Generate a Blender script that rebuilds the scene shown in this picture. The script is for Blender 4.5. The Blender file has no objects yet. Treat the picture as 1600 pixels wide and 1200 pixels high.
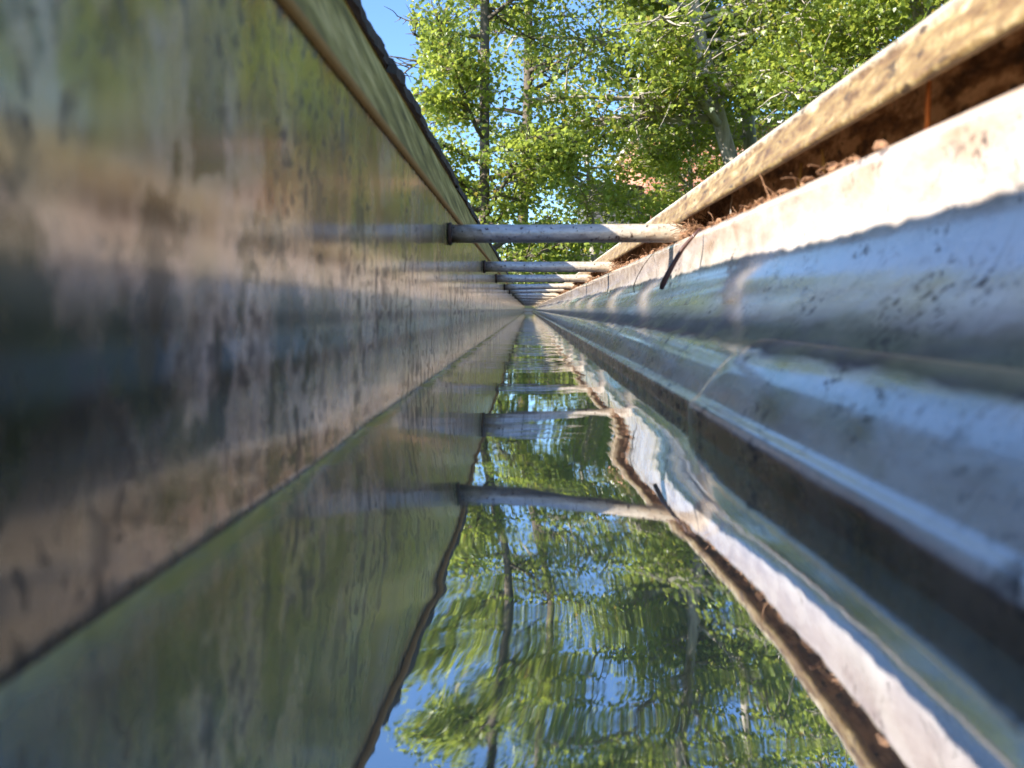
import bpy, bmesh, math, random
import numpy as np
from mathutils import Vector, Matrix
R = math.radians
random.seed(7); rng = np.random.default_rng(7)
sc = bpy.context.scene
col = sc.collection
# ------------------------------------------------------------------ camera
S = 0.00032            # metres per unit of the gutter's section drawing
D1 = 0.384             # distance to the first hanger tube
cam = bpy.data.cameras.new("camera"); cam_o = bpy.data.objects.new("camera", cam); col.objects.link(cam_o)
cam_o.location = (0, 0, 0); cam_o.rotation_euler = (R(90), 0, 0)
cam.sensor_width = 36; cam.lens = 27.0
cam.shift_x = -25/1600; cam.shift_y = -117/1600
cam.clip_start = 0.004; cam.clip_end = 3000
cam.dof.use_dof = True; cam.dof.focus_distance = 0.95; cam.dof.aperture_fstop = 26.0
sc.camera = cam_o
# ------------------------------------------------------------------ light
SUN = Vector((-1.0, -0.55, 0.67)).normalized()
w = bpy.data.worlds.new("World"); sc.world = w; w.use_nodes = True
nt = w.node_tree; nt.nodes.clear()
sky = nt.nodes.new('ShaderNodeTexSky'); sky.sky_type = 'NISHITA'; sky.sun_disc = False
sky.sun_elevation = math.asin(SUN.z); sky.sun_rotation = math.atan2(SUN.x, SUN.y)
sky.air_density = 1.0; sky.dust_density = 0.3; sky.ozone_density = 6.5
bg = nt.nodes.new('ShaderNodeBackground'); bg.inputs[1].default_value = 0.108
ow = nt.nodes.new('ShaderNodeOutputWorld')
nt.links.new(sky.outputs[0], bg.inputs[0]); nt.links.new(bg.outputs[0], ow.inputs[0])
sl = bpy.data.lights.new("sun", 'SUN'); sl.energy = 4.8; sl.angle = R(0.5); sl.color = (1, .93, .82)
so = bpy.data.objects.new("sun", sl); col.objects.link(so)
so.rotation_euler = SUN.to_track_quat('Z', 'Y').to_euler(); so.location = (-5, -5, 8)
sc.view_settings.view_transform = 'Standard'; sc.view_settings.look = 'None'
sc.view_settings.gamma = 1; sc.view_settings.exposure = 1.78
sc.cycles.caustics_reflective = False; sc.cycles.caustics_refractive = False
sc.cycles.max_bounces = 8; sc.cycles.transparent_max_bounces = 8

# ------------------------------------------------------------------ helpers
def tag(o, label=None, cat=None, group=None, kind=None):
    for k, v in (('label', label), ('category', cat), ('group', group), ('kind', kind)):
        if v: o[k] = v
    return o
def empty(name, loc=(0, 0, 0), rz=0):
    o = bpy.data.objects.new(name, None); col.objects.link(o); o.location = loc; o.rotation_euler = (0, 0, rz)
    o.empty_display_size = .01
    return o
def mesh_obj(name, verts, faces, mat, parent=None, smooth=True, loc=None):
    me = bpy.data.meshes.new(name); me.from_pydata([tuple(v) for v in verts], [], faces); me.validate(); me.update()
    if smooth: me.polygons.foreach_set('use_smooth', [True]*len(me.polygons))
    if mat: me.materials.append(mat)
    o = bpy.data.objects.new(name, me); col.objects.link(o)
    if parent: o.parent = parent
    if loc: o.location = loc
    return o
def bm_obj(name, bm, mat, parent=None, smooth=False):
    me = bpy.data.meshes.new(name); bm.to_mesh(me); bm.free()
    if smooth: me.polygons.foreach_set('use_smooth', [True]*len(me.polygons))
    me.materials.append(mat)
    o = bpy.data.objects.new(name, me); col.objects.link(o)
    if parent: o.parent = parent
    return o
def add_box(bm, x0, x1, y0, y1, z0, z1):
    vs = [bm.verts.new(p) for p in ((x0,y0,z0),(x1,y0,z0),(x1,y1,z0),(x0,y1,z0),(x0,y0,z1),(x1,y0,z1),(x1,y1,z1),(x0,y1,z1))]
    for f in ((0,3,2,1),(4,5,6,7),(0,1,5,4),(1,2,6,5),(2,3,7,6),(3,0,4,7)): bm.faces.new([vs[i] for i in f])
def tube_geo(path, radii, n=8, V=None, F=None, caps=True):
    """tapered tube along a path, appended to V, F"""
    if V is None: V, F = [], []
    base = len(V); path = [Vector(p) for p in path]
    up = Vector((0.13, .21, .97))
    for i, p in enumerate(path):
        t = (path[min(i+1, len(path)-1)] - path[max(i-1, 0)]).normalized()
        a = t.cross(up)
        if a.length < .05: a = t.cross(Vector((1, 0, 0)))
        a.normalize(); b = t.cross(a)
        for k in range(n):
            an = 2*math.pi*k/n
            V.append(p + (a*math.cos(an)+b*math.sin(an))*radii[i])
    for i in range(len(path)-1):
        for k in range(n):
            q = (k+1) % n
            F.append((base+i*n+k, base+i*n+q, base+(i+1)*n+q, base+(i+1)*n+k))
    if caps:
        F.append(tuple(base+k for k in reversed(range(n)))); F.append(tuple(base+(len(path)-1)*n+k for k in range(n)))
    return V, F

class N:
    """small node-tree writer"""
    def __init__(s, name):
        s.m = bpy.data.materials.new(name); s.m.use_nodes = True; s.t = s.m.node_tree; s.t.nodes.clear()
        s.out = s.t.nodes.new('ShaderNodeOutputMaterial')
        s.tc = s.t.nodes.new('ShaderNodeTexCoord')
    def n(s, kind, **kw):
        x = s.t.nodes.new(kind)
        for k, v in kw.items():
            if k.startswith('i_'):
                key = k[2:]; key = int(key) if key.isdigit() else key.replace('_', ' ')
                x.inputs[key].default_value = v
            else: setattr(x, k, v)
        return x
    def l(s, a, b): s.t.links.new(a, b)
    def coord(s, scale, src='Object', loc=(0,0,0)):
        mp = s.n('ShaderNodeMapping'); mp.inputs['Scale'].default_value = scale; mp.inputs['Location'].default_value = loc
        s.l(s.tc.outputs[src], mp.inputs[0]); return mp.outputs[0]
    def noise(s, co, scale=1, detail=4, rough=.55, dist=0):
        x = s.n('ShaderNodeTexNoise'); x.inputs['Scale'].default_value = scale; x.inputs['Detail'].default_value = detail
        x.inputs['Roughness'].default_value = rough; x.inputs['Distortion'].default_value = dist
        s.l(co, x.inputs['Vector']); return x.outputs['Fac']
    def ramp(s, fac, stops):
        x = s.n('ShaderNodeValToRGB'); e = x.color_ramp.elements
        while len(e) < len(stops): e.new(.5)
        for q, (p, c) in zip(e, stops):
            q.position = p; q.color = (c, c, c, 1) if not hasattr(c, '__len__') else (*c, 1)
        s.l(fac, x.inputs[0]); return x.outputs[0]
    def mix(s, fac, a, b, mode='MIX'):
        x = s.n('ShaderNodeMix', data_type='RGBA', blend_type=mode)
        if isinstance(fac, (int, float)): x.inputs[0].default_value = fac
        else: s.l(fac, x.inputs[0])
        for i, v in ((6, a), (7, b)):
            if hasattr(v, 'is_linked'): s.l(v, x.inputs[i])
            else: x.inputs[i].default_value = (*v, 1)
        return x.outputs[2]
    def math(s, op, a, b=0., clamp=False):
        x = s.n('ShaderNodeMath', operation=op, use_clamp=clamp)
        for i, v in ((0, a), (1, b)):
            if hasattr(v, 'is_linked'): s.l(v, x.inputs[i])
            else: x.inputs[i].default_value = v
        return x.outputs[0]
    def zmap(s, src='Object', axis='Z'):
        x = s.n('ShaderNodeSeparateXYZ'); s.l(s.tc.outputs[src], x.inputs[0]); return x.outputs[axis]
    def rng(s, v, a, b, c=0., d=1.):
        x = s.n('ShaderNodeMapRange'); s.l(v, x.inputs[0])
        for i, q in ((1, a), (2, b), (3, c), (4, d)): x.inputs[i].default_value = q
        return x.outputs[0]
    def bump(s, h, dist=.001, strength=1., normal=None):
        x = s.n('ShaderNodeBump'); x.inputs['Distance'].default_value = dist; x.inputs['Strength'].default_value = strength
        s.l(h, x.inputs['Height'])
        if normal: s.l(normal, x.inputs['Normal'])
        return x.outputs[0]
    def bsdf(s, color, rough=.5, metal=0., normal=None, coat=0., coat_rough=.1, spec=.5):
        x = s.n('ShaderNodeBsdfPrincipled')
        for k, v in (('Base Color', color), ('Roughness', rough), ('Metallic', metal), ('Coat Weight', coat), ('Coat Roughness', coat_rough), ('Specular IOR Level', spec)):
            if hasattr(v, 'is_linked'): s.l(v, x.inputs[k])
            else: x.inputs[k].default_value = (*v, 1) if hasattr(v, '__len__') else v
        if normal: s.l(normal, x.inputs['Normal'])
        s.l(x.outputs[0], s.out.inputs[0]); return x

# ------------------------------------------------------------------ materials
def mat_back_wall():
    m = N("weathered_back_metal")
    streak = m.noise(m.coord((1, 60, 14)), 3.2, 5, .6)
    spots = m.noise(m.coord((1, 190, 75)), 1.0, 4, .62)
    spots2 = m.noise(m.coord((1, 420, 260)), 1.0, 2, .5)
    big = m.noise(m.coord((1, 26, 30)), 1.0, 3, .5); patch = m.noise(m.coord((1, 22, 26), loc=(0, .7, .3)), 1, 3, .6)
    cloud = m.noise(m.coord((1, 34, 22), loc=(0, .1, .9)), 1, 4, .65)
    fine = m.noise(m.coord((1, 900, 300)), 1.0, 3, .6)
    base = m.ramp(streak, [(.3, (.24, .18, .13)), (.5, (.46, .37, .29)), (.7, (.62, .53, .44))])
    algae = m.ramp(big, [(.47, 0.), (.62, 1.)])
    z = m.zmap()
    zz = m.math('ADD', z, m.math('MULTIPLY', m.math('SUBTRACT', streak, .5), .012))
    up = m.rng(zz, 20*S, 60*S)
    base = m.mix(m.math('MULTIPLY', up, .88), base, m.ramp(big, [(.38, (.18, .14, .045)), (.5, (.33, .29, .08)), (.62, (.46, .45, .09))]))
    base = m.mix(m.math('MULTIPLY', algae, .6), base, (.14, .16, .04))
    base = m.mix(m.ramp(cloud, [(.38, .85), (.48, 0.)]), base, (.085, .065, .045)); base = m.mix(m.ramp(cloud, [(.52, 0.), (.64, .6)]), base, (.52, .46, .40))
    # orange tide mark above the water and dark line of scum
    tide = m.ramp(m.rng(zz, -95*S, -62*S), [(0, 1.), (.5, .9), (.85, 0.)])
    base = m.mix(tide, base, m.ramp(fine, [(.3, (.26, .15, .085)), (.7, (.52, .34, .22))]))
    stain = m.math('MULTIPLY', m.math('MULTIPLY', m.rng(m.zmap(axis='Y'), .105, .06), m.rng(zz, 30*S, -20*S)), m.ramp(m.noise(m.coord((1, 50, 40), loc=(0, .4, 0)), 1, 3), [(.38, .1), (.52, 1.)]))
    base = m.mix(m.math('MULTIPLY', stain, .93), base, (.03, .028, .012))
    rust = m.math('MULTIPLY', m.rng(zz, 125*S, 148*S), m.ramp(m.noise(m.coord((1, 70, 60)), 1, 4, .6), [(.42, 0.), (.6, 1.)]))
    base = m.mix(m.math('MULTIPLY', rust, .8), base, (.30, .15, .03))
    dk = m.math('MAXIMUM', m.math('MULTIPLY', m.ramp(spots, [(.53, 0.), (.60, .92)]), m.math('MULTIPLY', m.ramp(patch, [(.44, .1), (.56, 1.)]), m.rng(z, 150*S, 20*S, .35, 1.))), m.math('MULTIPLY', m.ramp(spots2, [(.56, 0.), (.61, .85)]), m.ramp(patch, [(.40, 0.), (.52, 1.)])))
    base = m.mix(dk, base, (.02, .018, .012))
    blot = m.math('MULTIPLY', m.ramp(m.noise(m.coord((1, 75, 55), loc=(0, .25, .6)), 1, 4, .6), [(.50, 0.), (.56, .95)]), m.rng(m.zmap(axis='Y'), .30, .12))
    blot = m.math('MULTIPLY', blot, m.rng(z, 120*S, 40*S, .25, 1.))
    base = m.mix(blot, base, m.ramp(big, [(.4, (.022, .020, .010)), (.6, (.035, .05, .012))]))
    line = m.ramp(m.rng(z, -96*S, -84*S), [(.35, 0.), (.42, 1.), (.6, .9), (.72, 0.)])
    base = m.mix(m.math('MULTIPLY', line, .85), base, (.035, .018, .022))
    rough = m.math('ADD', m.math('MULTIPLY', dk, .4), m.rng(streak, .3, .7, .16, .30))
    metal = m.math('MULTIPLY', m.math('SUBTRACT', 1., m.math('MAXIMUM', dk, tide), True), m.rng(up, 0, 1, .30, .16))
    wav = m.noise(m.coord((1, 45, 6)), 1.0, 2, .5)
    h = m.math('ADD', m.math('MULTIPLY', wav, 1.5), m.math('MULTIPLY', m.noise(m.coord((1, 240, 90)), 1, 3, .5), .09))
    m.bsdf(base, rough, metal, m.bump(h, .0011), coat=m.math('SUBTRACT', .75, m.math('MULTIPLY', dk, .5)), coat_rough=.12)
    return m.m
def mat_front():
    m = N("weathered_front_metal")
    co = m.coord((60, 60, 60))
    big = m.noise(m.coord((60, 22, 60)), 1, 3, .55)
    med = m.noise(m.coord((180, 60, 120)), 1, 4, .6)
    sp = m.noise(m.coord((230, 230, 230)), 1, 3, .6); patch = m.noise(m.coord((45, 34, 60), loc=(.3, .2, 0)), 1, 3, .6)
    sp2 = m.noise(m.coord((620, 620, 620)), 1, 2, .5)
    streak = m.noise(m.coord((160, 420, 26)), 1, 4, .6)
    z = m.zmap()
    zn = m.math('ADD', z, m.math('MULTIPLY', m.math('SUBTRACT', med, .5), 12*S))
    base = m.ramp(med, [(.25, (.58, .53, .50)), (.5, (.72, .68, .66)), (.75, (.82, .79, .77))])  # cool tint of the shaded lower part painted into the base colour
    base = m.mix(m.ramp(big, [(.57, 0.), (.68, .4)]), base, (.36, .34, .22))
    base = m.mix(m.ramp(streak, [(.58, 0.), (.70, .4)]), base, (.24, .19, .15))
    up = m.math('MULTIPLY', m.rng(zn, 30*S, 80*S), .8)  # sunlit upper band: deeper, warmer tone put into the colour to temper its brightness
    base = m.mix(up, base, m.ramp(med, [(.3, (.36, .22, .13)), (.5, (.55, .42, .33)), (.7, (.66, .55, .46))]))
    # dirt lying in the valley of the moulding
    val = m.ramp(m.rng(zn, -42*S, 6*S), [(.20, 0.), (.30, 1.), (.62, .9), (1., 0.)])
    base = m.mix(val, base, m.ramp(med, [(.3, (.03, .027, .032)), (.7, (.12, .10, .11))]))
    mossz = m.math('MULTIPLY', m.ramp(m.rng(zn, -70*S, 10*S), [(0, 0.), (.2, .9), (.55, .9), (1, 0.)]), m.ramp(big, [(.48, 0.), (.62, .7)]))
    base = m.mix(mossz, base, m.ramp(med, [(.3, (.15, .15, .06)), (.7, (.36, .36, .18))]))
    low = m.rng(m.math('ADD', z, m.math('MULTIPLY', m.math('SUBTRACT', med, .5), 4*S)), -75*S, -77*S)
    base = m.mix(low, base, m.ramp(med, [(.3, (.10, .065, .05)), (.7, (.28, .20, .155))]))
    dk = m.math('MAXIMUM', m.math('MULTIPLY', m.ramp(sp, [(.58, 0.), (.64, .9)]), m.ramp(patch, [(.50, 0.), (.58, 1.)])), m.math('MULTIPLY', m.ramp(sp2, [(.58, 0.), (.64, .85)]), m.ramp(patch, [(.46, 0.), (.62, 1.)])))
    base = m.mix(dk, base, (.03, .022, .02))
    rough = m.math('ADD', m.rng(med, .3, .7, .18, .34), m.math('MULTIPLY', m.math('MAXIMUM', dk, val), .4))
    h = m.math('ADD', m.math('MULTIPLY', m.noise(m.coord((60, 45, 60)), 1, 2), .7), m.math('MULTIPLY', m.noise(m.coord((500, 500, 500)), 1, 3), .08))
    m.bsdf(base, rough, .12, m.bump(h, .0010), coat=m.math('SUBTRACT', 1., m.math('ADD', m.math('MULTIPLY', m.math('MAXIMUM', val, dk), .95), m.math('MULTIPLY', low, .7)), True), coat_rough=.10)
    return m.m
def mat_lip():
    m = N("mossy_rolled_rim")
    a = m.noise(m.coord((160, 110, 220)), 1, 6, .7); b = m.noise(m.coord((300, 620, 80)), 1, 4, .65)
    z = m.zmap()
    base = m.ramp(a, [(.32, (.07, .035, .015)), (.44, (.17, .10, .04)), (.55, (.27, .19, .08)), (.7, (.45, .35, .21))])
    base = m.mix(m.ramp(b, [(.50, 0.), (.62, .8)]), base, (.16, .10, .04))
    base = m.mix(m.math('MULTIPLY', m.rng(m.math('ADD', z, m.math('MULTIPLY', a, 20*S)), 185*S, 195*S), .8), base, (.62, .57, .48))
    base = m.mix(m.ramp(m.noise(m.coord((300, 150, 300)), 1, 3), [(.61, 0.), (.66, .85)]), base, (.05, .03, .015))
    m.bsdf(base, .5, 0., m.bump(m.noise(m.coord((300, 300, 300)), 1, 5), .0008), coat=.15, coat_rough=.3)
    return m.m
def mat_ledge():
    m = N("rusty_ledge_metal")
    a = m.noise(m.coord((150, 60, 150)), 1, 5, .65); b = m.noise(m.coord((300, 180, 300)), 1, 3, .6)
    base = m.ramp(a, [(.36, (.04, .02, .01)), (.47, (.24, .13, .06)), (.58, (.60, .42, .26))])
    base = m.mix(m.ramp(b, [(.58, 0.), (.66, .9)]), base, (.03, .018, .01))
    m.bsdf(base, .55, 0., m.bump(m.noise(m.coord((400, 400, 400)), 1, 5), .001))
    return m.m
def mat_flash():
    m = N("mossy_drip_edge")
    a = m.noise(m.coord((60, 30, 60)), 1, 5, .6); b = m.noise(m.coord((40, 160, 40)), 1, 4, .6)
    base = m.ramp(a, [(.3, (.06, .05, .02)), (.5, (.20, .17, .05)), (.7, (.38, .32, .13))])
    base = m.mix(m.ramp(b, [(.52, 0.), (.66, .4)]), base, (.07, .06, .03))
    base = m.mix(m.rng(m.math('ADD', m.zmap(), m.math('MULTIPLY', b, 12*S)), 176*S, 168*S), base, (.24, .15, .05))
    m.bsdf(base, .8, 0., m.bump(b, .0012), spec=.1)
    return m.m
def mat_simple(name, c0, c1, scale, rough=.7, metal=0., bd=0., coat=0.):
    m = N(name); a = m.noise(m.coord((scale,)*3), 1, 5, .6)
    m.bsdf(m.ramp(a, [(.3, c0), (.7, c1)]), rough, metal, m.bump(a, bd) if bd else None, coat=coat)
    return m.m
def mat_tube():
    m = N("galvanised_tube")
    a = m.noise(m.coord((120, 320, 320)), 1, 4, .6); sp = m.noise(m.coord((420, 420, 420)), 1, 3, .6)
    oi = m.n('ShaderNodeObjectInfo')
    base = m.ramp(a, [(.3, (.38, .33, .30)), (.7, (.68, .63, .60))])
    x = m.zmap(axis='X'); z = m.zmap()
    base = m.mix(m.math('MULTIPLY', m.rng(m.math('ADD', x, m.math('MULTIPLY', a, 90*S)), 60*S, 220*S), .8), base, m.ramp(a, [(.3, (.52, .36, .20)), (.7, (.76, .66, .48))]))  # warmth of the sunlit right part painted into the tube colour
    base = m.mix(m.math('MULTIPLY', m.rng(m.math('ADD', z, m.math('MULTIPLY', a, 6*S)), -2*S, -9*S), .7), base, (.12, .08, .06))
    rust = m.math('ADD', m.ramp(sp, [(.60, 0.), (.67, .9)]), m.math('MULTIPLY', m.rng(m.math('ADD', x, m.math('MULTIPLY', sp, 60*S)), -60*S, -100*S), .7), True)
    base = m.mix(rust, base, (.06, .03, .022))
    m.bsdf(base, m.rng(a, .3, .7, .25, .45), .35, m.bump(sp, .0004), coat=.3, coat_rough=.2)
    return m.m
def mat_water():
    m = N("gutter_water")
    r1 = m.noise(m.coord((30, 120, 1)), 1, 2, .45, .4)
    r2 = m.noise(m.coord((120, 60, 1), loc=(3, 1, 0)), 1, 1, .4)
    nrm = m.bump(m.math('ADD', m.math('MULTIPLY', r1, .55), m.math('MULTIPLY', r2, .25)), .00006)
    fr = m.n('ShaderNodeFresnel'); fr.inputs['IOR'].default_value = 1.9; m.l(nrm, fr.inputs['Normal'])
    gl = m.n('ShaderNodeBsdfGlossy'); gl.inputs['Roughness'].default_value = .012; gl.inputs['Color'].default_value = (.96, .98, 1, 1)
    m.l(nrm, gl.inputs['Normal'])
    tr = m.n('ShaderNodeBsdfTransparent'); tr.inputs['Color'].default_value = (.72, .68, .5, 1)
    mx = m.n('ShaderNodeMixShader'); m.l(m.math('ADD', m.math('MULTIPLY', fr.outputs[0], .52), .48, True), mx.inputs[0])
    alg = m.math('MULTIPLY', m.rng(m.math('ADD', m.zmap(axis='X'), m.math('MULTIPLY', m.noise(m.coord((150, 110, 1)), 1, 4), 10*S)), -99*S, -113*S), m.ramp(m.noise(m.coord((90, 45, 1), loc=(1, 2, 0)), 1, 3), [(.35, .25), (.55, .85)]))
    df = m.n('ShaderNodeBsdfDiffuse'); df.inputs['Color'].default_value = (.34, .35, .24, 1)
    mk = m.n('ShaderNodeMixShader'); mk.inputs[0].default_value = .35; m.l(tr.outputs[0], mk.inputs[1]); m.l(df.outputs[0], mk.inputs[2])
    m.l(mk.outputs[0], mx.inputs[1]); m.l(gl.outputs[0], mx.inputs[2]); 
    fd = m.n('ShaderNodeBsdfDiffuse'); m.l(m.mix(alg, (.55, .55, .45), (.36, .36, .07)), fd.inputs['Color'])
    fm = m.n('ShaderNodeMixShader'); m.l(m.math('ADD', .03, m.math('MULTIPLY', alg, .6)), fm.inputs[0]); m.l(mx.outputs[0], fm.inputs[1]); m.l(fd.outputs[0], fm.inputs[2])
    m.l(fm.outputs[0], m.out.inputs[0])
    return m.m
def mat_leaf(name, dark, light, trans):
    m = N(name)
    g = m.n('ShaderNodeNewGeometry')
    c = m.ramp(g.outputs['Random Per Island'], [(0, dark), (.55, tuple((a+b)/2 for a, b in zip(dark, light))), (.93, light), (1, (.34, .22, .03))])
    x = m.bsdf(c, .38, 0., spec=.6)
    t = m.n('ShaderNodeBsdfTranslucent'); m.l(m.mix(.75, c, trans), t.inputs[0])
    mx = m.n('ShaderNodeMixShader'); mx.inputs[0].default_value = .5
    m.l(x.outputs[0], mx.inputs[1]); m.l(t.outputs[0], mx.inputs[2]); m.l(mx.outputs[0], m.out.inputs[0])
    return m.m
def mat_bark():
    m = N("maple_bark")
    a = m.noise(m.coord((9, 9, 1.6)), 1, 6, .65); b = m.noise(m.coord((1.3, 1.3, 1.3)), 1, 3)
    base = m.ramp(a, [(.3, (.13, .105, .085)), (.7, (.46, .41, .36))])
    base = m.mix(m.ramp(b, [(.45, 0.), (.65, .4)]), base, (.36, .34, .30))
    m.bsdf(base, .85, 0., m.bump(a, .03))
    return m.m
def mat_brick():
    m = N("red_brick")
    mp = m.n('ShaderNodeMapping'); mp.inputs['Rotation'].default_value = (R(90), 0, 0); m.l(m.tc.outputs['Object'], mp.inputs[0])
    b = m.n('ShaderNodeTexBrick'); m.l(mp.outputs[0], b.inputs[0])
    b.inputs['Scale'].default_value = 1; b.inputs['Brick Width'].default_value = .21; b.inputs['Row Height'].default_value = .075; b.inputs['Mortar Size'].default_value = .008
    b.inputs['Color1'].default_value = (.55, .22, .12, 1); b.inputs['Color2'].default_value = (.42, .15, .09, 1); b.inputs['Mortar'].default_value = (.35, .31, .27, 1)
    m.bsdf(b.outputs[0], .85)
    return m.m
def mat_shingle():
    m = N("asphalt_shingle")
    a = m.noise(m.coord((60, 60, 60)), 1, 4, .6); g = m.noise(m.coord((900, 900, 900)), 1, 2, .6)
    base = m.ramp(a, [(.35, (.012, .011, .010)), (.6, (.04, .035, .028)), (.75, (.06, .065, .025))])
    m.bsdf(base, .95, 0., m.bump(g, .001))
    return m.m
M = dict(darkbark=mat_simple('dark_bark', (.05, .04, .03), (.15, .12, .09), 9, .9, 0, .02),
         back=mat_back_wall(), front=mat_front(), lip=mat_lip(), ledge=mat_ledge(), flash=mat_flash(), tube=mat_tube(), water=mat_water(),
         leaf=mat_leaf("maple_leaf", (.022, .05, .012), (.30, .37, .055), (.52, .60, .09)), bark=mat_bark(), brick=mat_brick(), shingle=mat_shingle(),
         silt=mat_simple("gutter_silt", (.015, .012, .007), (.07, .055, .03), 160, .9, 0, .001),
         ring=mat_simple("rusty_collar", (.02, .012, .01), (.09, .05, .03), 500, .7, .2),
         litter=mat_simple("rusty_litter", (.07, .03, .015), (.34, .18, .09), 700, .8),
         darklitter=mat_simple("rotted_litter", (.01, .006, .004), (.05, .028, .015), 700, .9),
         twig=mat_simple("wet_twig", (.035, .010, .008), (.10, .035, .02), 300, .45, 0, 0, .4),
         seed=mat_simple("dry_seed", (.50, .30, .06), (.72, .56, .22), 300, .6),
         needle=mat_simple("orange_needle", (.45, .14, .03), (.6, .25, .08), 300, .6),
         silk=mat_simple("pale_silk", (.5, .45, .4), (.7, .65, .6), 300, .5),
         wood=mat_simple("painted_fascia", (.35, .32, .26), (.45, .42, .36), 8, .7),
         white=mat_simple("white_trim", (.68, .68, .66), (.80, .80, .78), 3, .6),
         siding=mat_simple("grey_siding", (.06, .06, .065), (.10, .10, .105), 2, .8),
         roofg=mat_simple("grey_roof", (.05, .05, .05), (.10, .10, .10), 3, .9),
         glass=mat_simple("dark_window_glass", (.02, .025, .03), (.03, .035, .04), 1, .08),
         lawn=mat_simple("lawn_grass", (.03, .055, .012), (.08, .12, .03), 1.2, .95))

# ------------------------------------------------------------------ ground
bm = bmesh.new(); bmesh.ops.create_grid(bm, x_segments=8, y_segments=8, size=1500)
g = bm_obj('ground', bm, M['lawn']); g.location.z = -3.2; tag(g, kind='structure')

# ------------------------------------------------------------------ gutter
Y0, Y1 = -.6, 9.0
def wob(y, k=0):      # slight unevenness of the sheet metal along the run
    return .9*math.sin(y*3.1+k)+.55*math.sin(y*7.7+2*k)+.25*math.sin(y*17+k)
def sweep(name, prof, y0, y1, mat, parent, amp=1., off=0., thick=0, jit=0.):
    ys = []; y = y0
    while y < y1:
        ys.append(y); y += (.004 if jit else .012) if y < 1.2 else .05
    ys.append(y1)
    V = []; F = []; n = len(prof)
    for y in ys:
        for i, (x, z) in enumerate(prof):
            k = amp*wob(y, i*.13)+jit*(1.4*math.sin(y*93+i*.35)*math.sin(y*41+i*.2)+.8*math.sin(y*231+i*.5)+random.gauss(0, .25))
            V.append(((x+k*.6+off)*S, y, (z+k*.35)*S))
    for j in range(len(ys)-1):
        for i in range(n-1):
            F.append((j*n+i, j*n+i+1, (j+1)*n+i+1, (j+1)*n+i))
    o = mesh_obj(name, V, F, mat, parent)
    if thick:
        md = o.modifiers.new('t', 'SOLIDIFY'); md.thickness = thick; md.offset = 1 if thick > 0 else -1
    return o
def smooth_prof(P, n=5):
    out = []
    for i in range(len(P)-1):
        p0 = P[max(i-1, 0)]; p1 = P[i]; p2 = P[i+1]; p3 = P[min(i+2, len(P)-1)]
        for k in range(n):
            t = k/n
            out.append(tuple(.5*((2*b)+(-a+c)*t+(2*a-5*b+4*c-d)*t*t+(-a+3*b-3*c+d)*t**3) for a, b, c, d in zip(p0, p1, p2, p3)))
    out.append(P[-1]); return out
gut = tag(empty('rain_gutter', (0, 0, 0)), 'weathered pale metal rain gutter half full of water, stained with rust and algae', 'gutter')
sweep('back_wall', [(-125+ (1.2 if 0 else 0), z) for z in (-140, -100, -60, -20, 20, 60, 100, 130, 150, 157)], Y0, Y1, M['back'], gut, .5, 0, 0)
sweep('back_hem', smooth_prof([(-124, 152), (-121, 154), (-120.5, 158), (-123, 161), (-128, 160)], 3), Y0, Y1, M['flash'], gut, .5)
sweep('gutter_floor', [(-126, -140), (-60, -141), (0, -142), (70, -141), (134, -140)], Y0, Y1, M['silt'], gut, .3)
LOW = [(133, -142), (133, -110), (133, -84), (133.2, -77.5), (136, -75), (140, -71), (144, -64.5), (149, -56), (154, -48), (159, -41), (165, -34.5), (171, -29.5), (177, -26), (182, -21),
       (188, -14), (198, -4), (209, 8), (218, 20), (225, 33), (229, 46), (231, 60), (231, 75), (230, 88), (229, 97), (231, 102), (236, 104), (240, 104.2)]
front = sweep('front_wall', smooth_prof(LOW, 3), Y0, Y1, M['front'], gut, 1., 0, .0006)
def inset(P, d):
    out = []
    for i, p in enumerate(P):
        a = P[max(i-1, 0)]; b = P[min(i+1, len(P)-1)]
        t = Vector((b[0]-a[0], b[1]-a[1])).normalized(); out.append((p[0]-t.y*d, p[1]+t.x*d))
    return out
LAP = [p for p in smooth_prof(LOW, 3) if p[1] < -27]
def lapped():
    V = []; F = []; ys = list(np.arange(Y0, .18, .012))+[.185, .190, .194, .197, .1995, .201, .202]; n = len(LAP)+1
    for y in ys:
        e = 1-(max(0, (y-.185)/.017))**3
        P = inset(LAP, .6+7*e)+[(LAP[-1][0]+1, LAP[-1][1]+2)]
        yy = lambda i: y-.016*(max(0, i/n-.25)/.75)**2*(1 if y > .17 else 0)
        for i, (x, z) in enumerate(P):
            k = wob(y, i*.13); V.append(((x+k*.6)*S, yy(i), (z+k*.35)*S))
    for j in range(len(ys)-1):
        for i in range(n-1): F.append((j*n+i, j*n+i+1, (j+1)*n+i+1, (j+1)*n+i))
    mesh_obj('lapped_joint', V, F, M['front'], gut)
lapped()
sweep('ledge', [(238, 104), (250, 105.2), (270, 106), (284, 107.5), (290, 112)], Y0, Y1, M['ledge'], gut, 1.)
sweep('rim_face', [(290, 110), (291.5, 130), (292, 160), (289, 181), (275, 185), (260, 183), (254, 176), (245, 160)], Y0, Y1, M['ledge'], gut, 1.)
sweep('rolled_rim', smooth_prof([(238, 137), (234, 133.5), (230.5, 136), (231.5, 142), (238, 149), (241, 156), (242.5, 163), (249, 170), (252, 176), (252, 182), (257, 187), (270, 188), (286, 187), (293, 183), (294, 176)], 4), Y0, Y1, M['lip'], gut, 1., 0, 0, .55)
V = [(x*S, Y1, z*S) for x, z in [(-125, -140)]+LOW+[(290, 110), (291, 184), (-125, 157)]]
mesh_obj('end_cap', V, [tuple(range(len(V)))], M['back'], gut, False)

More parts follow.
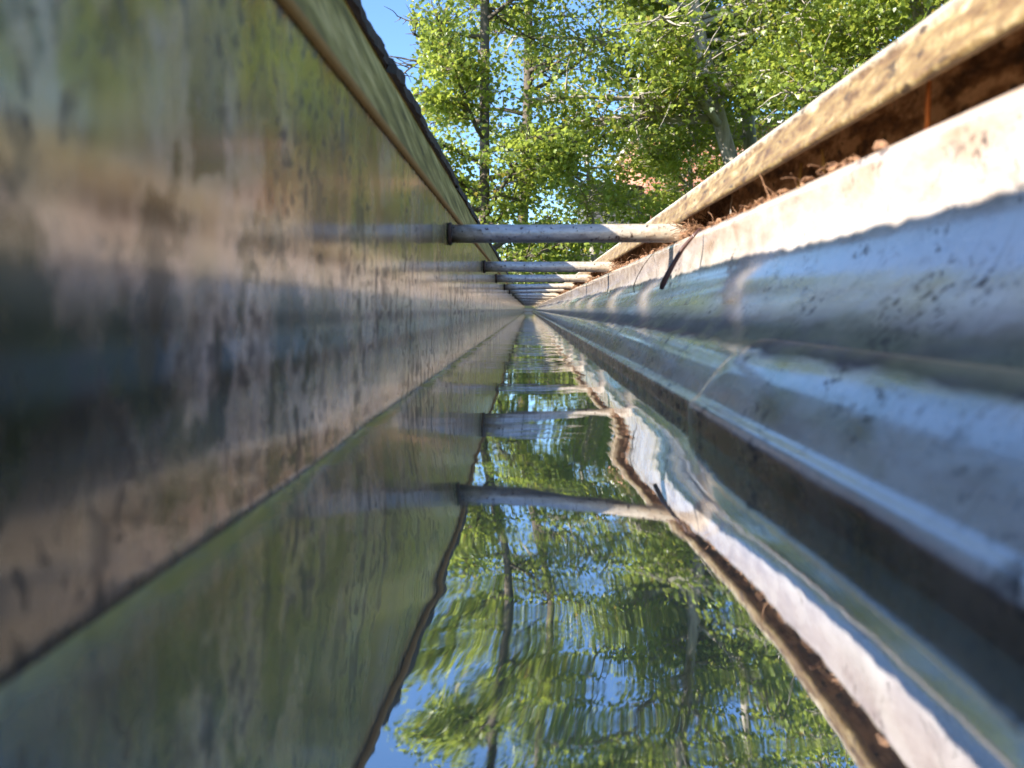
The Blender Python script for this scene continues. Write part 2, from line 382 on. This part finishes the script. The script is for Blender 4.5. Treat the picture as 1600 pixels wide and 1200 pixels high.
# ------------------------------------------------------------------ water
def build_water():
    ys = [-.08]; 
    while ys[-1] < 9:
        y = ys[-1]; ys.append(y + (.0018 if y < .9 else .004 if y < 2 else .02))
    ys = np.array(ys)
    u = np.concatenate([np.linspace(0, 8, 9), np.linspace(10, 30, 8), np.linspace(34, 224, 34), np.linspace(229, 249, 9), np.linspace(250, 258, 9)])
    xs = -125 + u
    X, Y = np.meshgrid(xs*S, ys)
    z = np.full_like(X, -92*S)
    dl = X-(-125*S); dr = 133*S-X
    z += .0007*np.exp(-np.maximum(dl, 0)/.0018) + .0004*np.exp(-np.maximum(dr, 0)/.0016)
    A = 1e-5
    fade = 1/(1+(Y/2.2)**2)
    Q = Y-13*(X+.004)**2+.25*X
    wv = .5*(5.0*np.sin(Q*92)+3.0*np.sin(Q*147-X*40+1.3)+6.5*np.sin(Q*52+X*12+.4)+.6*np.sin(Q*310+X*60)+.35*np.sin(Q*405-X*90+2))
    wv += 2.2*np.sin(X*70+1.2*np.sin(Y*21))
    for cx, cy, amp, k in ((-.004, .31, 1.2, 700), (-.006, .42, 1.6, 620), (.004, .16, .8, 900), (-.012, .95, 3, 430)):
        r = np.hypot(X-cx, (Y-cy)); wv += amp*np.cos(r*k)*np.exp(-(r/.045)**2)
    z += A*wv*(.55+1.6*np.clip((Y-.25)/.7, 0, 1))*fade
    z += 5.0e-4*np.sin(30*(Y-.117)+1.57+(X-.008)*70)*np.exp(-((Y-.125)/.07)**2)
    z += 2.6e-4*np.sin(62*(Y-.08-9*X*X)+X*70)*np.exp(-((Y-.085)/.04)**2)*np.exp(-((X+.008)/.020)**2)
    r = np.hypot((X+.022), (Y-.092)*1.0); z += 1.1*A*np.cos(r*560+1)*np.exp(-((r-.014)/.011)**2)*(X < .012)
    r = np.hypot((X-.004)*1.0, (Y-.062)); z += .55*A*np.cos(r*1150)*np.exp(-((r-.012)/.010)**2)
    ny, nx = X.shape
    V = np.stack([X, Y, z], -1).reshape(-1, 3)
    i = np.arange(ny-1)[:, None]*nx+np.arange(nx-1)[None]
    F = np.stack([i, i+1, i+nx+1, i+nx], -1).reshape(-1, 4)
    o = fast_mesh('water', V, F, M['water']); tag(o, kind='structure')
def fast_mesh(name, V, F, mat, parent=None, smooth=True):
    """F: (m, k) index array"""
    me = bpy.data.meshes.new(name); m, k = F.shape
    me.vertices.add(len(V)); me.vertices.foreach_set('co', np.ascontiguousarray(V, dtype=np.float32).ravel())
    me.loops.add(m*k); me.loops.foreach_set('vertex_index', np.ascontiguousarray(F, dtype=np.int32).ravel())
    me.polygons.add(m); me.polygons.foreach_set('loop_start', np.arange(m, dtype=np.int32)*k)
    me.polygons.foreach_set('loop_total', np.full(m, k, dtype=np.int32))
    me.polygons.foreach_set('use_smooth', np.full(m, smooth))
    me.update(calc_edges=True); me.validate(); me.materials.append(mat)
    o = bpy.data.objects.new(name, me); col.objects.link(o)
    if parent: o.parent = parent
    return o
build_water()

# ------------------------------------------------------------------ own house: fascia, drip edge, shingles
house = tag(empty('house', (-4.2, 4, -3.2)), 'house carrying the gutter, with mossy drip edge and dark ragged shingles', 'house')
def local(o, p): o.parent = p; o.location = -p.location; return o
local(sweep('drip_edge', smooth_prof([(-129, 150), (-127, 160), (-131, 172), (-146, 208), (-164, 256), (-181, 300), (-184, 312)], 3), Y0, Y1+.3, M['flash'], None, .6), house)
bm = bmesh.new(); add_box(bm, -.075, -.0585, Y0, Y1+.3, -.12, .094); local(bm_obj('fascia_board', bm, M['wood']), house)
bm = bmesh.new(); add_box(bm, -.50, -.0755, Y0, Y1+.3, -.118, -.10); local(bm_obj('soffit', bm, M['wood']), house)
bm = bmesh.new(); add_box(bm, -8, -.47, Y0, Y1+.3, -3.2, -.1185); local(bm_obj('wall', bm, M['brick']), house)
def shingles():
    pitch = math.tan(R(24)); V = []; F = []
    ys = np.concatenate([np.arange(Y0, 2.5, .004), np.arange(2.5, Y1+.3, .02)])
    rows = [(-176.0, 306, 0), (-175.5, 318, .2), (-180, 326.5, 0)]
    tab = {}
    for y in ys:
        k = int(math.floor(y/.31)); 
        if k not in tab: tab[k] = (random.uniform(-2.5, 3), random.uniform(-3, 2))
        e = tab[k][0] + 1.8*math.sin(y*61)*math.sin(y*23+1) + random.gauss(0, 1.4); zz = tab[k][1] + 1.2*math.sin(y*37) + random.gauss(0, .35)
        if (y/.31-k) < .02: e -= 7
        for x, z, _ in rows: V.append(((x+e)*S, y, (z+zz)*S))
        V.append((-190*S-.13, y, (330)*S+.13*pitch)); V.append((-4.0, y, 330*S+4*pitch-.02))
    n = 5
    for j in range(len(ys)-1):
        for i in range(n-1): F.append((j*n+i, (j+1)*n+i, (j+1)*n+i+1, j*n+i+1))
    o = mesh_obj('shingle_roof', V, F, M['shingle'], None, False)
    local(o, house)
    V = [(-4.0, y, 330*S+4*pitch-.02) for y in (Y0, Y1+.3)]+[(-8.0, y, .05) for y in (Y1+.3, Y0)]
    local(mesh_obj('rear_roof', V, [(0, 1, 2, 3)], M['shingle'], None, False), house)
shingles()

# ------------------------------------------------------------------ hanger tubes
def make_tube():
    t = empty('hanger_tube')
    prof = []
    path = [(-124*S, 0, 0), (-60*S, 0, 0), (0, 0, -.4*S), (80*S, 0, 0), (160*S, 0, 0), (240*S, 0, 0), (288*S, 0, 0)]
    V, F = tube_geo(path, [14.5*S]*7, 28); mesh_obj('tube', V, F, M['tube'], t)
    V, F = tube_geo([(-125*S, 0, 0), (-123.5*S, 0, 0), (-119.5*S, 0, 0), (-118.5*S, 0, 0)], [16*S, 18*S, 18*S, 15*S], 28)
    mesh_obj('collar', V, F, M['ring'], t)
    V, F = tube_geo([(293*S, 0, 0), (295*S, 0, 0), (299*S, 0, 0), (300.5*S, 0, 0)], [13*S, 20*S, 19*S, 9*S], 16)
    mesh_obj('nail_head', V, F, M['ring'], t)
    return t
words = ['nearest', 'second', 'third', 'fourth', 'fifth', 'sixth', 'seventh', 'eighth', 'ninth', 'tenth', 'eleventh', 'twelfth', 'thirteenth', 'fourteenth', 'fifteenth',
         'sixteenth', 'seventeenth', 'eighteenth', 'nineteenth', 'twentieth']
ds = [1.0, 1.79, 2.46, 3.35, 4.25, 5.2]
while len(ds) < 20: ds.append(ds[-1]+.92)
zs = [118, 118.5, 118, 117, 120, 116]+[random.uniform(114, 121) for _ in range(14)]
proto = make_tube()
for i, d in enumerate(ds):
    if i == 0: o = proto
    else:
        o = proto.copy(); col.objects.link(o)
        for ch in proto.children:
            c = ch.copy(); col.objects.link(c); c.parent = o
    o.location = (0, d*D1, zs[i]*S)
    tilt = [.2, -.1, .2, 1.0, 1.6, -.8][i] if i < 6 else random.uniform(-2.2, 2.2)
    o.rotation_euler = (random.uniform(-.5, .5) if i else 0, -R(tilt), R(random.uniform(-.6, .6)) if i else 0)
    if i < 8:
        ex = [', rusty leaf litter caught at its right end', ', just behind the nearest one', ', thinner in view than the two before it'][i] if i < 3 else ' back towards the far end'
        lb = '%s metal tube spanning the gutter%s' % (words[i], ex)
    else: lb = '%s metal tube from the camera, deep in the far end of the gutter' % words[i]
    tag(o, lb, 'gutter hanger', 'metal tubes bridging the gutter')

# ------------------------------------------------------------------ litter on the ledge
def litter(name, center, ext, nfil, nbit, mat, label):
    V, F = [], []
    for _ in range(nfil):
        p = Vector([c+random.uniform(-e, e) for c, e in zip(center, ext)]); pts = [p]
        d = Vector((random.uniform(-1, .3), random.uniform(-1, 1), random.uniform(-.2, 1.4))).normalized()
        for k in range(5):
            d = (d+Vector([random.gauss(0, .22) for _ in range(3)])+Vector((0, 0, -.16))).normalized()
            pts.append(pts[-1]+d*random.uniform(.0009, .0022))
        for q in pts: q.z = max(q.z, 104*S)
        r = random.uniform(.00010, .00025); tube_geo(pts, [r]*6, 4, V, F)
    for _ in range(nbit):
        p = Vector([c+random.uniform(-e, e) for c, e in zip(center, ext)]); p.z = max(105*S, min(p.z, center[2]))
        s = random.uniform(.0006, .0019); a = Matrix.Rotation(random.uniform(0, 6.3), 3, 'Z') @ Matrix.Rotation(random.gauss(0, .8), 3, 'X') @ Matrix.Rotation(random.gauss(0, .8), 3, 'Y')
        b = len(V); k = 5
        ring = [a @ Vector((math.cos(6.283*q/k)*s*random.uniform(.6, 1.2), math.sin(6.283*q/k)*s*random.uniform(.4, .9), random.uniform(-.2, .2)*s)) for q in range(k)]
        V += [p+q for q in ring]+[p+q*.8+Vector((0, 0, .25*s)) for q in ring]
        F.append(tuple(b+q for q in reversed(range(k)))); F.append(tuple(b+k+q for q in range(k)))
        for q in range(k): F.append((b+q, b+(q+1) % k, b+k+(q+1) % k, b+k+q))
    return tag(mesh_obj(name, V, F, mat, None, False), label, 'leaf litter', kind='stuff')
nm = ['nearest', 'second', 'third', 'fourth', 'fifth']
for i in range(5):
    y = ds[i]*D1
    litter('leaf_litter', (262*S, y-.006, 116*S), (28*S, .026 if i == 0 else .03, 13*S), 300 if i < 2 else 160, 190, M['litter'], 'rusty red fibres and leaf crumbs heaped at the right end of the %s tube' % nm[i])
litter('leaf_litter', (268*S, D1*.99, 124*S), (16*S, .024, 12*S), 60, 70, M['darklitter'], 'black rotted leaf crumbs packed under the rim at the nearest tube')
for a, b, w_ in ((.16, .36, 'before the nearest tube'), (.42, .65, 'between the nearest and second tube'), (.7, 2.2, 'running on past the second tube')):
    litter('leaf_litter', (252*S, (a+b)/2, 107*S), (24*S, (b-a)/2, 4*S), 45, 420, M['litter'], 'thin scatter of rusty crumbs on the ledge '+w_)
# twig on the wall, stems, seeds, needle, silk threads
def cord(name, pts, radii, mat, label, cat, n=8):
    V, F = tube_geo([(x*S, y, z*S) for x, y, z in pts], [r*S for r in radii], n); return tag(mesh_obj(name, V, F, mat), label, cat)
yt = D1/1.19
cord('twig', [(222, yt-.006, 104), (212, yt-.004, 92), (203, yt-.001, 80), (193, yt, 63), (184, yt+.001, 46), (178, yt+.001, 33), (176, yt+.002, 27)],
     [1.6, 2.2, 3.0, 3.2, 3.6, 3.8, 3.0], M['twig'], 'short dark red-brown twig hanging down the right wall by the nearest tube', 'twig')
yg = D1*1.12
cord('grass_stem', [(232, yg+.02, 106), (218, yg+.01, 93), (206, yg+.004, 80), (196, yg, 66), (188, yg-.003, 52), (183, yg-.004, 40), (182, yg-.01, 28)], [.7]*7, M['darklitter'], 'thin dark curved grass stem against the right wall behind the twig', 'stem', 5)
def seed(x, y, z0, z1, dx, label, mat):
    V, F = [], []
    n = 10
    for k in range(n+1):
        t = k/n; wd = (.6+3.4*math.sin(math.pi*t**.8))*S; c = Vector(((x+dx*t)*S, y, (z0+(z1-z0)*t)*S))
        V += [c+Vector((0, -wd, 0)), c+Vector((-1.2*S, 0, 0)), c+Vector((0, wd, 0)), c+Vector((1.2*S, 0, 0))]
    for k in range(n):
        for q in range(4): F.append((k*4+q, k*4+(q+1) % 4, k*4+4+(q+1) % 4, k*4+4+q))
    F.append((3, 2, 1, 0)); F.append((n*4, n*4+1, n*4+2, n*4+3))
    tag(mesh_obj('winged_seed', V, F, mat), label, 'seed', 'dry seeds on the ledge')
seed(262, D1/1.63, 140, 108, -4, 'orange-yellow dry seed leaning on the ledge, farther of the pair', M['seed'])
seed(261, D1/1.76, 142, 108, 3, 'pale straw seed standing on the ledge, nearer of the pair', M['seed'])
cord('pine_needle', [(256, D1/2.45, 150), (258, D1/2.42, 132), (262, D1/2.38, 120), (262, D1/2.3, 109)], [1.2, 1.8, 1.5, .8], M['needle'], 'bright orange curled scrap hanging from the rim over the ledge', 'leaf scrap', 6)
cord('silk_thread', [(252, D1/1.27, 143), (250, D1/1.268, 128), (249, D1/1.27, 105)], [.8, .6, .8], M['silk'], 'pale silk thread hanging straight from rim to ledge', 'thread', 5)
dm = N('water_drop'); dg = dm.bsdf((.9, .95, 1), .02, 0.); dg.inputs['Transmission Weight'].default_value = 1; dg.inputs['IOR'].default_value = 1.33
for x, y, r, lb in ((246, D1/1.92, 3.2, 'tiny water drop on the ledge close to the paired seeds'), (247, D1/2.5, 4.0, 'larger water drop on the ledge near the camera')):
    bm = bmesh.new(); bmesh.ops.create_uvsphere(bm, u_segments=20, v_segments=12, radius=r*S)
    for v in bm.verts: v.co.z *= .7
    o = bm_obj('water_drop', bm, dm.m, None, True); o.location = (x*S, y, (105.5+r*.6)*S); tag(o, lb, 'water drop', 'water drops on the ledge')

# ------------------------------------------------------------------ trees
LEAF = np.array([(0, 0), (.18, .10), (.50, .02), (.36, .24), (.52, .50), (.24, .52), (0, 1.0), (-.24, .52), (-.52, .50), (-.36, .24), (-.50, .02), (-.18, .10)])
def leaves_mesh(name, P, size, parent, mat):
    n = len(P); k = len(LEAF)
    az = rng.uniform(0, 2*np.pi, n); tl = rng.normal(.75, .6, n); rl = rng.normal(0, .5, n)
    sz = size*rng.uniform(.65, 1.15, n)
    lx = LEAF[:, 0][None]*sz[:, None]; ly = LEAF[:, 1][None]*sz[:, None]
    lz = -.25*np.abs(lx) - .12*ly*ly/size   # droop and fold
    # roll about y, tilt about x, azimuth about z
    x1 = lx*np.cos(rl)[:, None]+lz*np.sin(rl)[:, None]; z1 = -lx*np.sin(rl)[:, None]+lz*np.cos(rl)[:, None]
    y2 = ly*np.cos(tl)[:, None]+z1*np.sin(tl)[:, None]; z2 = -ly*np.sin(tl)[:, None]+z1*np.cos(tl)[:, None]
    x3 = x1*np.cos(az)[:, None]-y2*np.sin(az)[:, None]; y3 = x1*np.sin(az)[:, None]+y2*np.cos(az)[:, None]
    V = np.stack([x3, y3, z2], -1)+P[:, None, :]
    F = np.arange(n*k).reshape(n, k)
    return fast_mesh(name, V.reshape(-1, 3), F, mat, parent, False)
def tree(name, label, trunk, radii, limbs, leaf, per_twig, ntwig, spread=.16, seed_=1, cull=None, cat='tree', clear=.72, bark=None):
    bark = bark or M['bark']
    """trunk: list of world points; limbs: list of (height fraction 0..1, azimuth deg, length, rise)"""
    rnd = random.Random(seed_)
    base = Vector(trunk[0]); root = tag(empty(name, base), label, cat, 'leafy maples beyond the gutter')
    def L(p): return Vector(p)-base
    TP = smooth3(trunk, 5); TR = np.interp(np.linspace(0, 1, len(TP)), np.linspace(0, 1, len(radii)), radii)
    V, F = tube_geo([L(p) for p in TP], TR, 12); mesh_obj('trunk', V, F, bark, root)
    pts = []; 
    for li, (hf, az, ln, rise) in enumerate(limbs):
        s = hf*(len(TP)-1); i = int(s); p = TP[i].lerp(TP[min(i+1, len(TP)-1)], s-i); r0 = min(TR[i]*.55, .012+.018*ln)
        d = Vector((math.sin(R(az)), math.cos(R(az)), math.tan(R(rise)))).normalized()
        path = [p]; st = ln/9
        for k in range(9):
            d = (d+Vector([rnd.gauss(0, .10) for _ in range(3)])+Vector((0, 0, .02 if k < 4 else -.035))).normalized(); path.append(path[-1]+d*st)
        V, F = tube_geo([L(q) for q in path], [r0*(1-.09*k) for k in range(10)], 7)
        for k in range(ntwig):
            f = rnd.uniform(.18, 1.0)*9; i = min(int(f), 8); q = path[i].lerp(path[i+1], f-i)
            dd = (path[i+1]-path[i]).normalized(); sd = dd.cross(Vector((0, 0, 1))).normalized()*rnd.choice((-1, 1))
            td = (dd*rnd.uniform(.2, .9)+sd*rnd.uniform(.5, 1.1)+Vector((0, 0, rnd.gauss(.05, .28)))).normalized()
            tl = ln*rnd.uniform(.16, .42)*(1.15-f/14); tp = [q]
            for _ in range(5):
                td = (td+Vector([rnd.gauss(0, .14) for _ in range(3)])+Vector((0, 0, -.03))).normalized(); tp.append(tp[-1]+td*tl/5)
            tube_geo([L(x) for x in tp], [max(r0*.30*(1-.15*k2), .004) for k2 in range(6)], 4, V, F)
            for _ in range(per_twig):
                g_ = rnd.uniform(.15, 1.05)*5; i2 = min(int(g_), 4); c = tp[i2]+(tp[i2+1]-tp[i2])*(g_-i2)
                c = c+Vector((rnd.gauss(0, spread), rnd.gauss(0, spread), rnd.gauss(-.02, spread*.45)))
                pts.append(L(c))
        mesh_obj('branch', V, F, bark, root)
    P = np.array([tuple(p) for p in pts])
    W0 = P+np.array(base)
    gap = np.sin(W0[:, 0]*2.9+1.3*np.sin(W0[:, 2]*2.1))+np.sin(W0[:, 2]*3.7+1.1*np.sin(W0[:, 0]*1.7+2))+np.sin(W0[:, 1]*2.3+W0[:, 0])
    tx = np.interp(W0[:, 2], [q.z for q in TP], [q.x for q in TP]); ty = np.interp(W0[:, 2], [q.z for q in TP], [q.y for q in TP])
    near = (np.abs(W0[:, 0]-tx*W0[:, 1]/ty) < .22) & (W0[:, 1] < ty+.1)
    P = P[(gap > -1.9+rng.normal(0, .25, len(P))) & ~(near & (rng.uniform(0, 1, len(P)) < clear))]
    if cull: 
        Wd = P+np.array(base); P = P[cull(Wd)]
    leaves_mesh('crown', P, leaf, root, M['leaf'])
    return root
def smooth3(P, n):
    P = [Vector(p) for p in P]; out = []
    for i in range(len(P)-1):
        p0 = P[max(i-1, 0)]; p1 = P[i]; p2 = P[i+1]; p3 = P[min(i+2, len(P)-1)]
        for k in range(n):
            t = k/n; out.append(.5*((2*p1)+(p2-p0)*t+(2*p0-5*p1+4*p2-p3)*t*t+(3*p1-p0-3*p2+p3)*t**3))
    out.append(P[-1]); return out
def P3(px, py, Y): return ((px-825)/1200*Y, Y, (483-py)/1200*Y)
def rl(n, z0, z1, az=None, l0=1.6, l1=3., seed_=1, r0=-5, r1=28):
    q = random.Random(seed_); out = []
    for k in range(n):
        h = z0+(z1-z0)*(k+.5)/n; a = q.uniform(0, 360) if az is None else q.uniform(*az)
        out.append((h, a, q.uniform(l0, l1)*(1.15-.5*h), q.uniform(r0, r1)))
    return out
# slim tree on the left, its trunk upright beside the shingles
tree('maple_tree', 'slim upright maple nearest the ragged shingle edge, with a thin straight trunk', [(-.66, 12, -3.2), (-.70, 12, 0), (-.68, 12, 2), (-.67, 12, 5), (-.6, 12, 8), (-.5, 12, 11.5)],
     [.12, .09, .08, .07, .055, .02], rl(52, .20, .98, None, 1.2, 2.4, 3), .08, 22, 32, .2, 11, lambda W: W[:, 0]/W[:, 1] > np.where(W[:, 2] > 4.9, -.30, -.148)+.008*np.sin(W[:, 2]*5), clear=0, bark=M['darkbark'])
# main tree with the leaning pale trunk
tree('maple_tree', 'big maple with a pale trunk leaning left in front of the brick house', [(5.3, 13, -3.2), (4.6, 13, -.6), P3(1150, 275, 13), P3(1108, 120, 13), P3(1078, -20, 13), P3(1040, -200, 13), P3(1010, -420, 13)],
     [.24, .17, .135, .12, .10, .08, .02],
     [(.42, 262, 3.6, -2), (.45, 250, 3.8, 3), (.52, 275, 3.6, 14)] + rl(50, .40, .97, None, 2.0, 3.9, 5, -6, 24), .088, 26, 36, .28, 5)
tree('maple_tree', 'maple behind the leaning trunk, with a darker upright stem', [(5.2, 15.5, -3.2), (4.8, 15.5, 0), P3(1170, 200, 15.5), P3(1160, 60, 15.5), P3(1150, -60, 15.5), P3(1140, -400, 15.5)],
     [.2, .16, .13, .11, .1, .03], rl(34, .36, .97, None, 2.0, 3.6, 8), .095, 16, 30, .3, 6)
tree('maple_tree', 'thick maple at the upper right whose trunk top shows over the rolled rim', [(6.4, 10.5, -3.2), (6.0, 10.5, 0), (5.7, 10.5, 2), P3(1447, 40, 10.5), P3(1432, -60, 10.5), P3(1400, -400, 10.5)],
     [.26, .2, .17, .15, .13, .03], rl(36, .34, .97, None, 2.0, 3.6, 9), .08, 28, 34, .26, 7)
tree('maple_tree', 'low spreading maple filling the gap above the far end of the gutter', [(1.6, 14.5, -3.2), (1.5, 14.5, -1.5), (1.3, 14.5, 0), (1.2, 14.5, 1.6), (1.1, 14.5, 3.2)],
     [.12, .1, .08, .06, .02], rl(30, .35, .97, None, 1.4, 2.9, 12, -8, 30), .09, 18, 32, .26, 9)

tree('maple_tree', 'tall thin maple farther back, rising between the slim maple and the leaning trunk', [(-.2, 17, -3.2), (-.15, 17, 1), (0, 17, 5), (0, 17, 9), (.1, 17, 14)],
     [.16, .13, .1, .08, .02], rl(50, .22, .98, None, 1.5, 3.2, 21), .09, 9, 28, .35, 13, lambda W: W[:, 0]/W[:, 1] > np.where(W[:, 2] > 7.0, -.30, -.128)+.008*np.sin(W[:, 2]*4), clear=0, bark=M['darkbark'])

tree('maple_tree', 'young bushy maple low in front of the brick wall, beside the leaning trunk', [(3.9, 17.5, -3.2), (3.8, 17.5, -.5), (3.75, 17.5, 1.5), (3.7, 17.5, 3), (3.6, 17.5, 4.7)],
     [.1, .08, .07, .05, .02], rl(30, .40, .98, None, 1.0, 2.2, 31), .10, 17, 28, .24, 15)

# ------------------------------------------------------------------ brick house behind the trees
HY = 24.0
def hx(px): return (px-825)/1200*HY
def hz(py): return (483-py)/1200*HY
bh = tag(empty('brick_house', (hx(1010), HY, -3.2)), 'red brick house with white trim half hidden behind the maples', 'house')
def lbox(name, x0, x1, y0, y1, z0, z1, mat, parent=bh, off=None):
    bm = bmesh.new(); add_box(bm, x0, x1, y0, y1, z0, z1); o = bm_obj(name, bm, mat)
    o.parent = parent; o.location = -(parent.location if parent.type == 'EMPTY' else bh.location)
    if parent.type != 'EMPTY': o.location = (0, 0, 0)
    return o
lbox('wall', hx(1008), hx(1420), HY, HY+8, -3.2, hz(196), M['brick'])
lbox('wing_wall', hx(925), hx(1006), HY+.3, HY+7, -3.2, hz(290), M['siding'])
lbox('eaves_trim', hx(1000), hx(1428), HY-.35, HY+8.3, hz(195.9), hz(184), M['white'])
bm = bmesh.new()
a = [bm.verts.new(p) for p in ((hx(995), HY-.45, hz(183)), (hx(1432), HY-.45, hz(183)), (hx(1432), HY+8.4, hz(183)), (hx(995), HY+8.4, hz(183)), (hx(1050), HY+4, hz(150)), (hx(1380), HY+4, hz(150)))]
for f in ((0, 1, 5, 4), (1, 2, 5), (2, 3, 4, 5), (3, 0, 4), (3, 2, 1, 0)): bm.faces.new([a[i] for i in f])
o = bm_obj('roof', bm, M['roofg']); o.parent = bh; o.location = -bh.location
bm = bmesh.new()
a = [bm.verts.new(p) for p in ((hx(918), HY, hz(290.2)), (hx(1005), HY, hz(290.2)), (hx(1005), HY+7.2, hz(290.2)), (hx(918), HY+7.2, hz(290.2)), (hx(1005), HY+3.6, hz(258)), (hx(935), HY+3.6, hz(258)))]
for f in ((0, 1, 4, 5), (2, 3, 5, 4), (3, 0, 5), (1, 2, 4), (3, 2, 1, 0)): bm.faces.new([a[i] for i in f])
o = bm_obj('wing_roof', bm, M['roofg']); o.parent = bh; o.location = -bh.location
for (a_, b_, c_, d_) in ((1176, 1192, 238, 282), (1250, 1275, 238, 282), (1030, 1052, 350, 400), (1112, 1140, 350, 400), (1180, 1210, 350, 400)):
    fr = lbox('window', hx(a_), hx(b_), HY-.06, HY+.05, hz(d_), hz(c_), M['white'])
    mx_ = hx((a_+b_)/2); mz = hz((c_+d_)/2)
    bm = bmesh.new()
    for sx0, sx1 in ((hx(a_)+.06, mx_-.03), (mx_+.03, hx(b_)-.06)):
        add_box(bm, sx0, sx1, HY-.075, HY-.061, hz(d_)+.06, mz-.03); add_box(bm, sx0, sx1, HY-.075, HY-.061, mz+.03, hz(c_)-.06)
    p = bm_obj('pane', bm, M['glass']); p.parent = fr
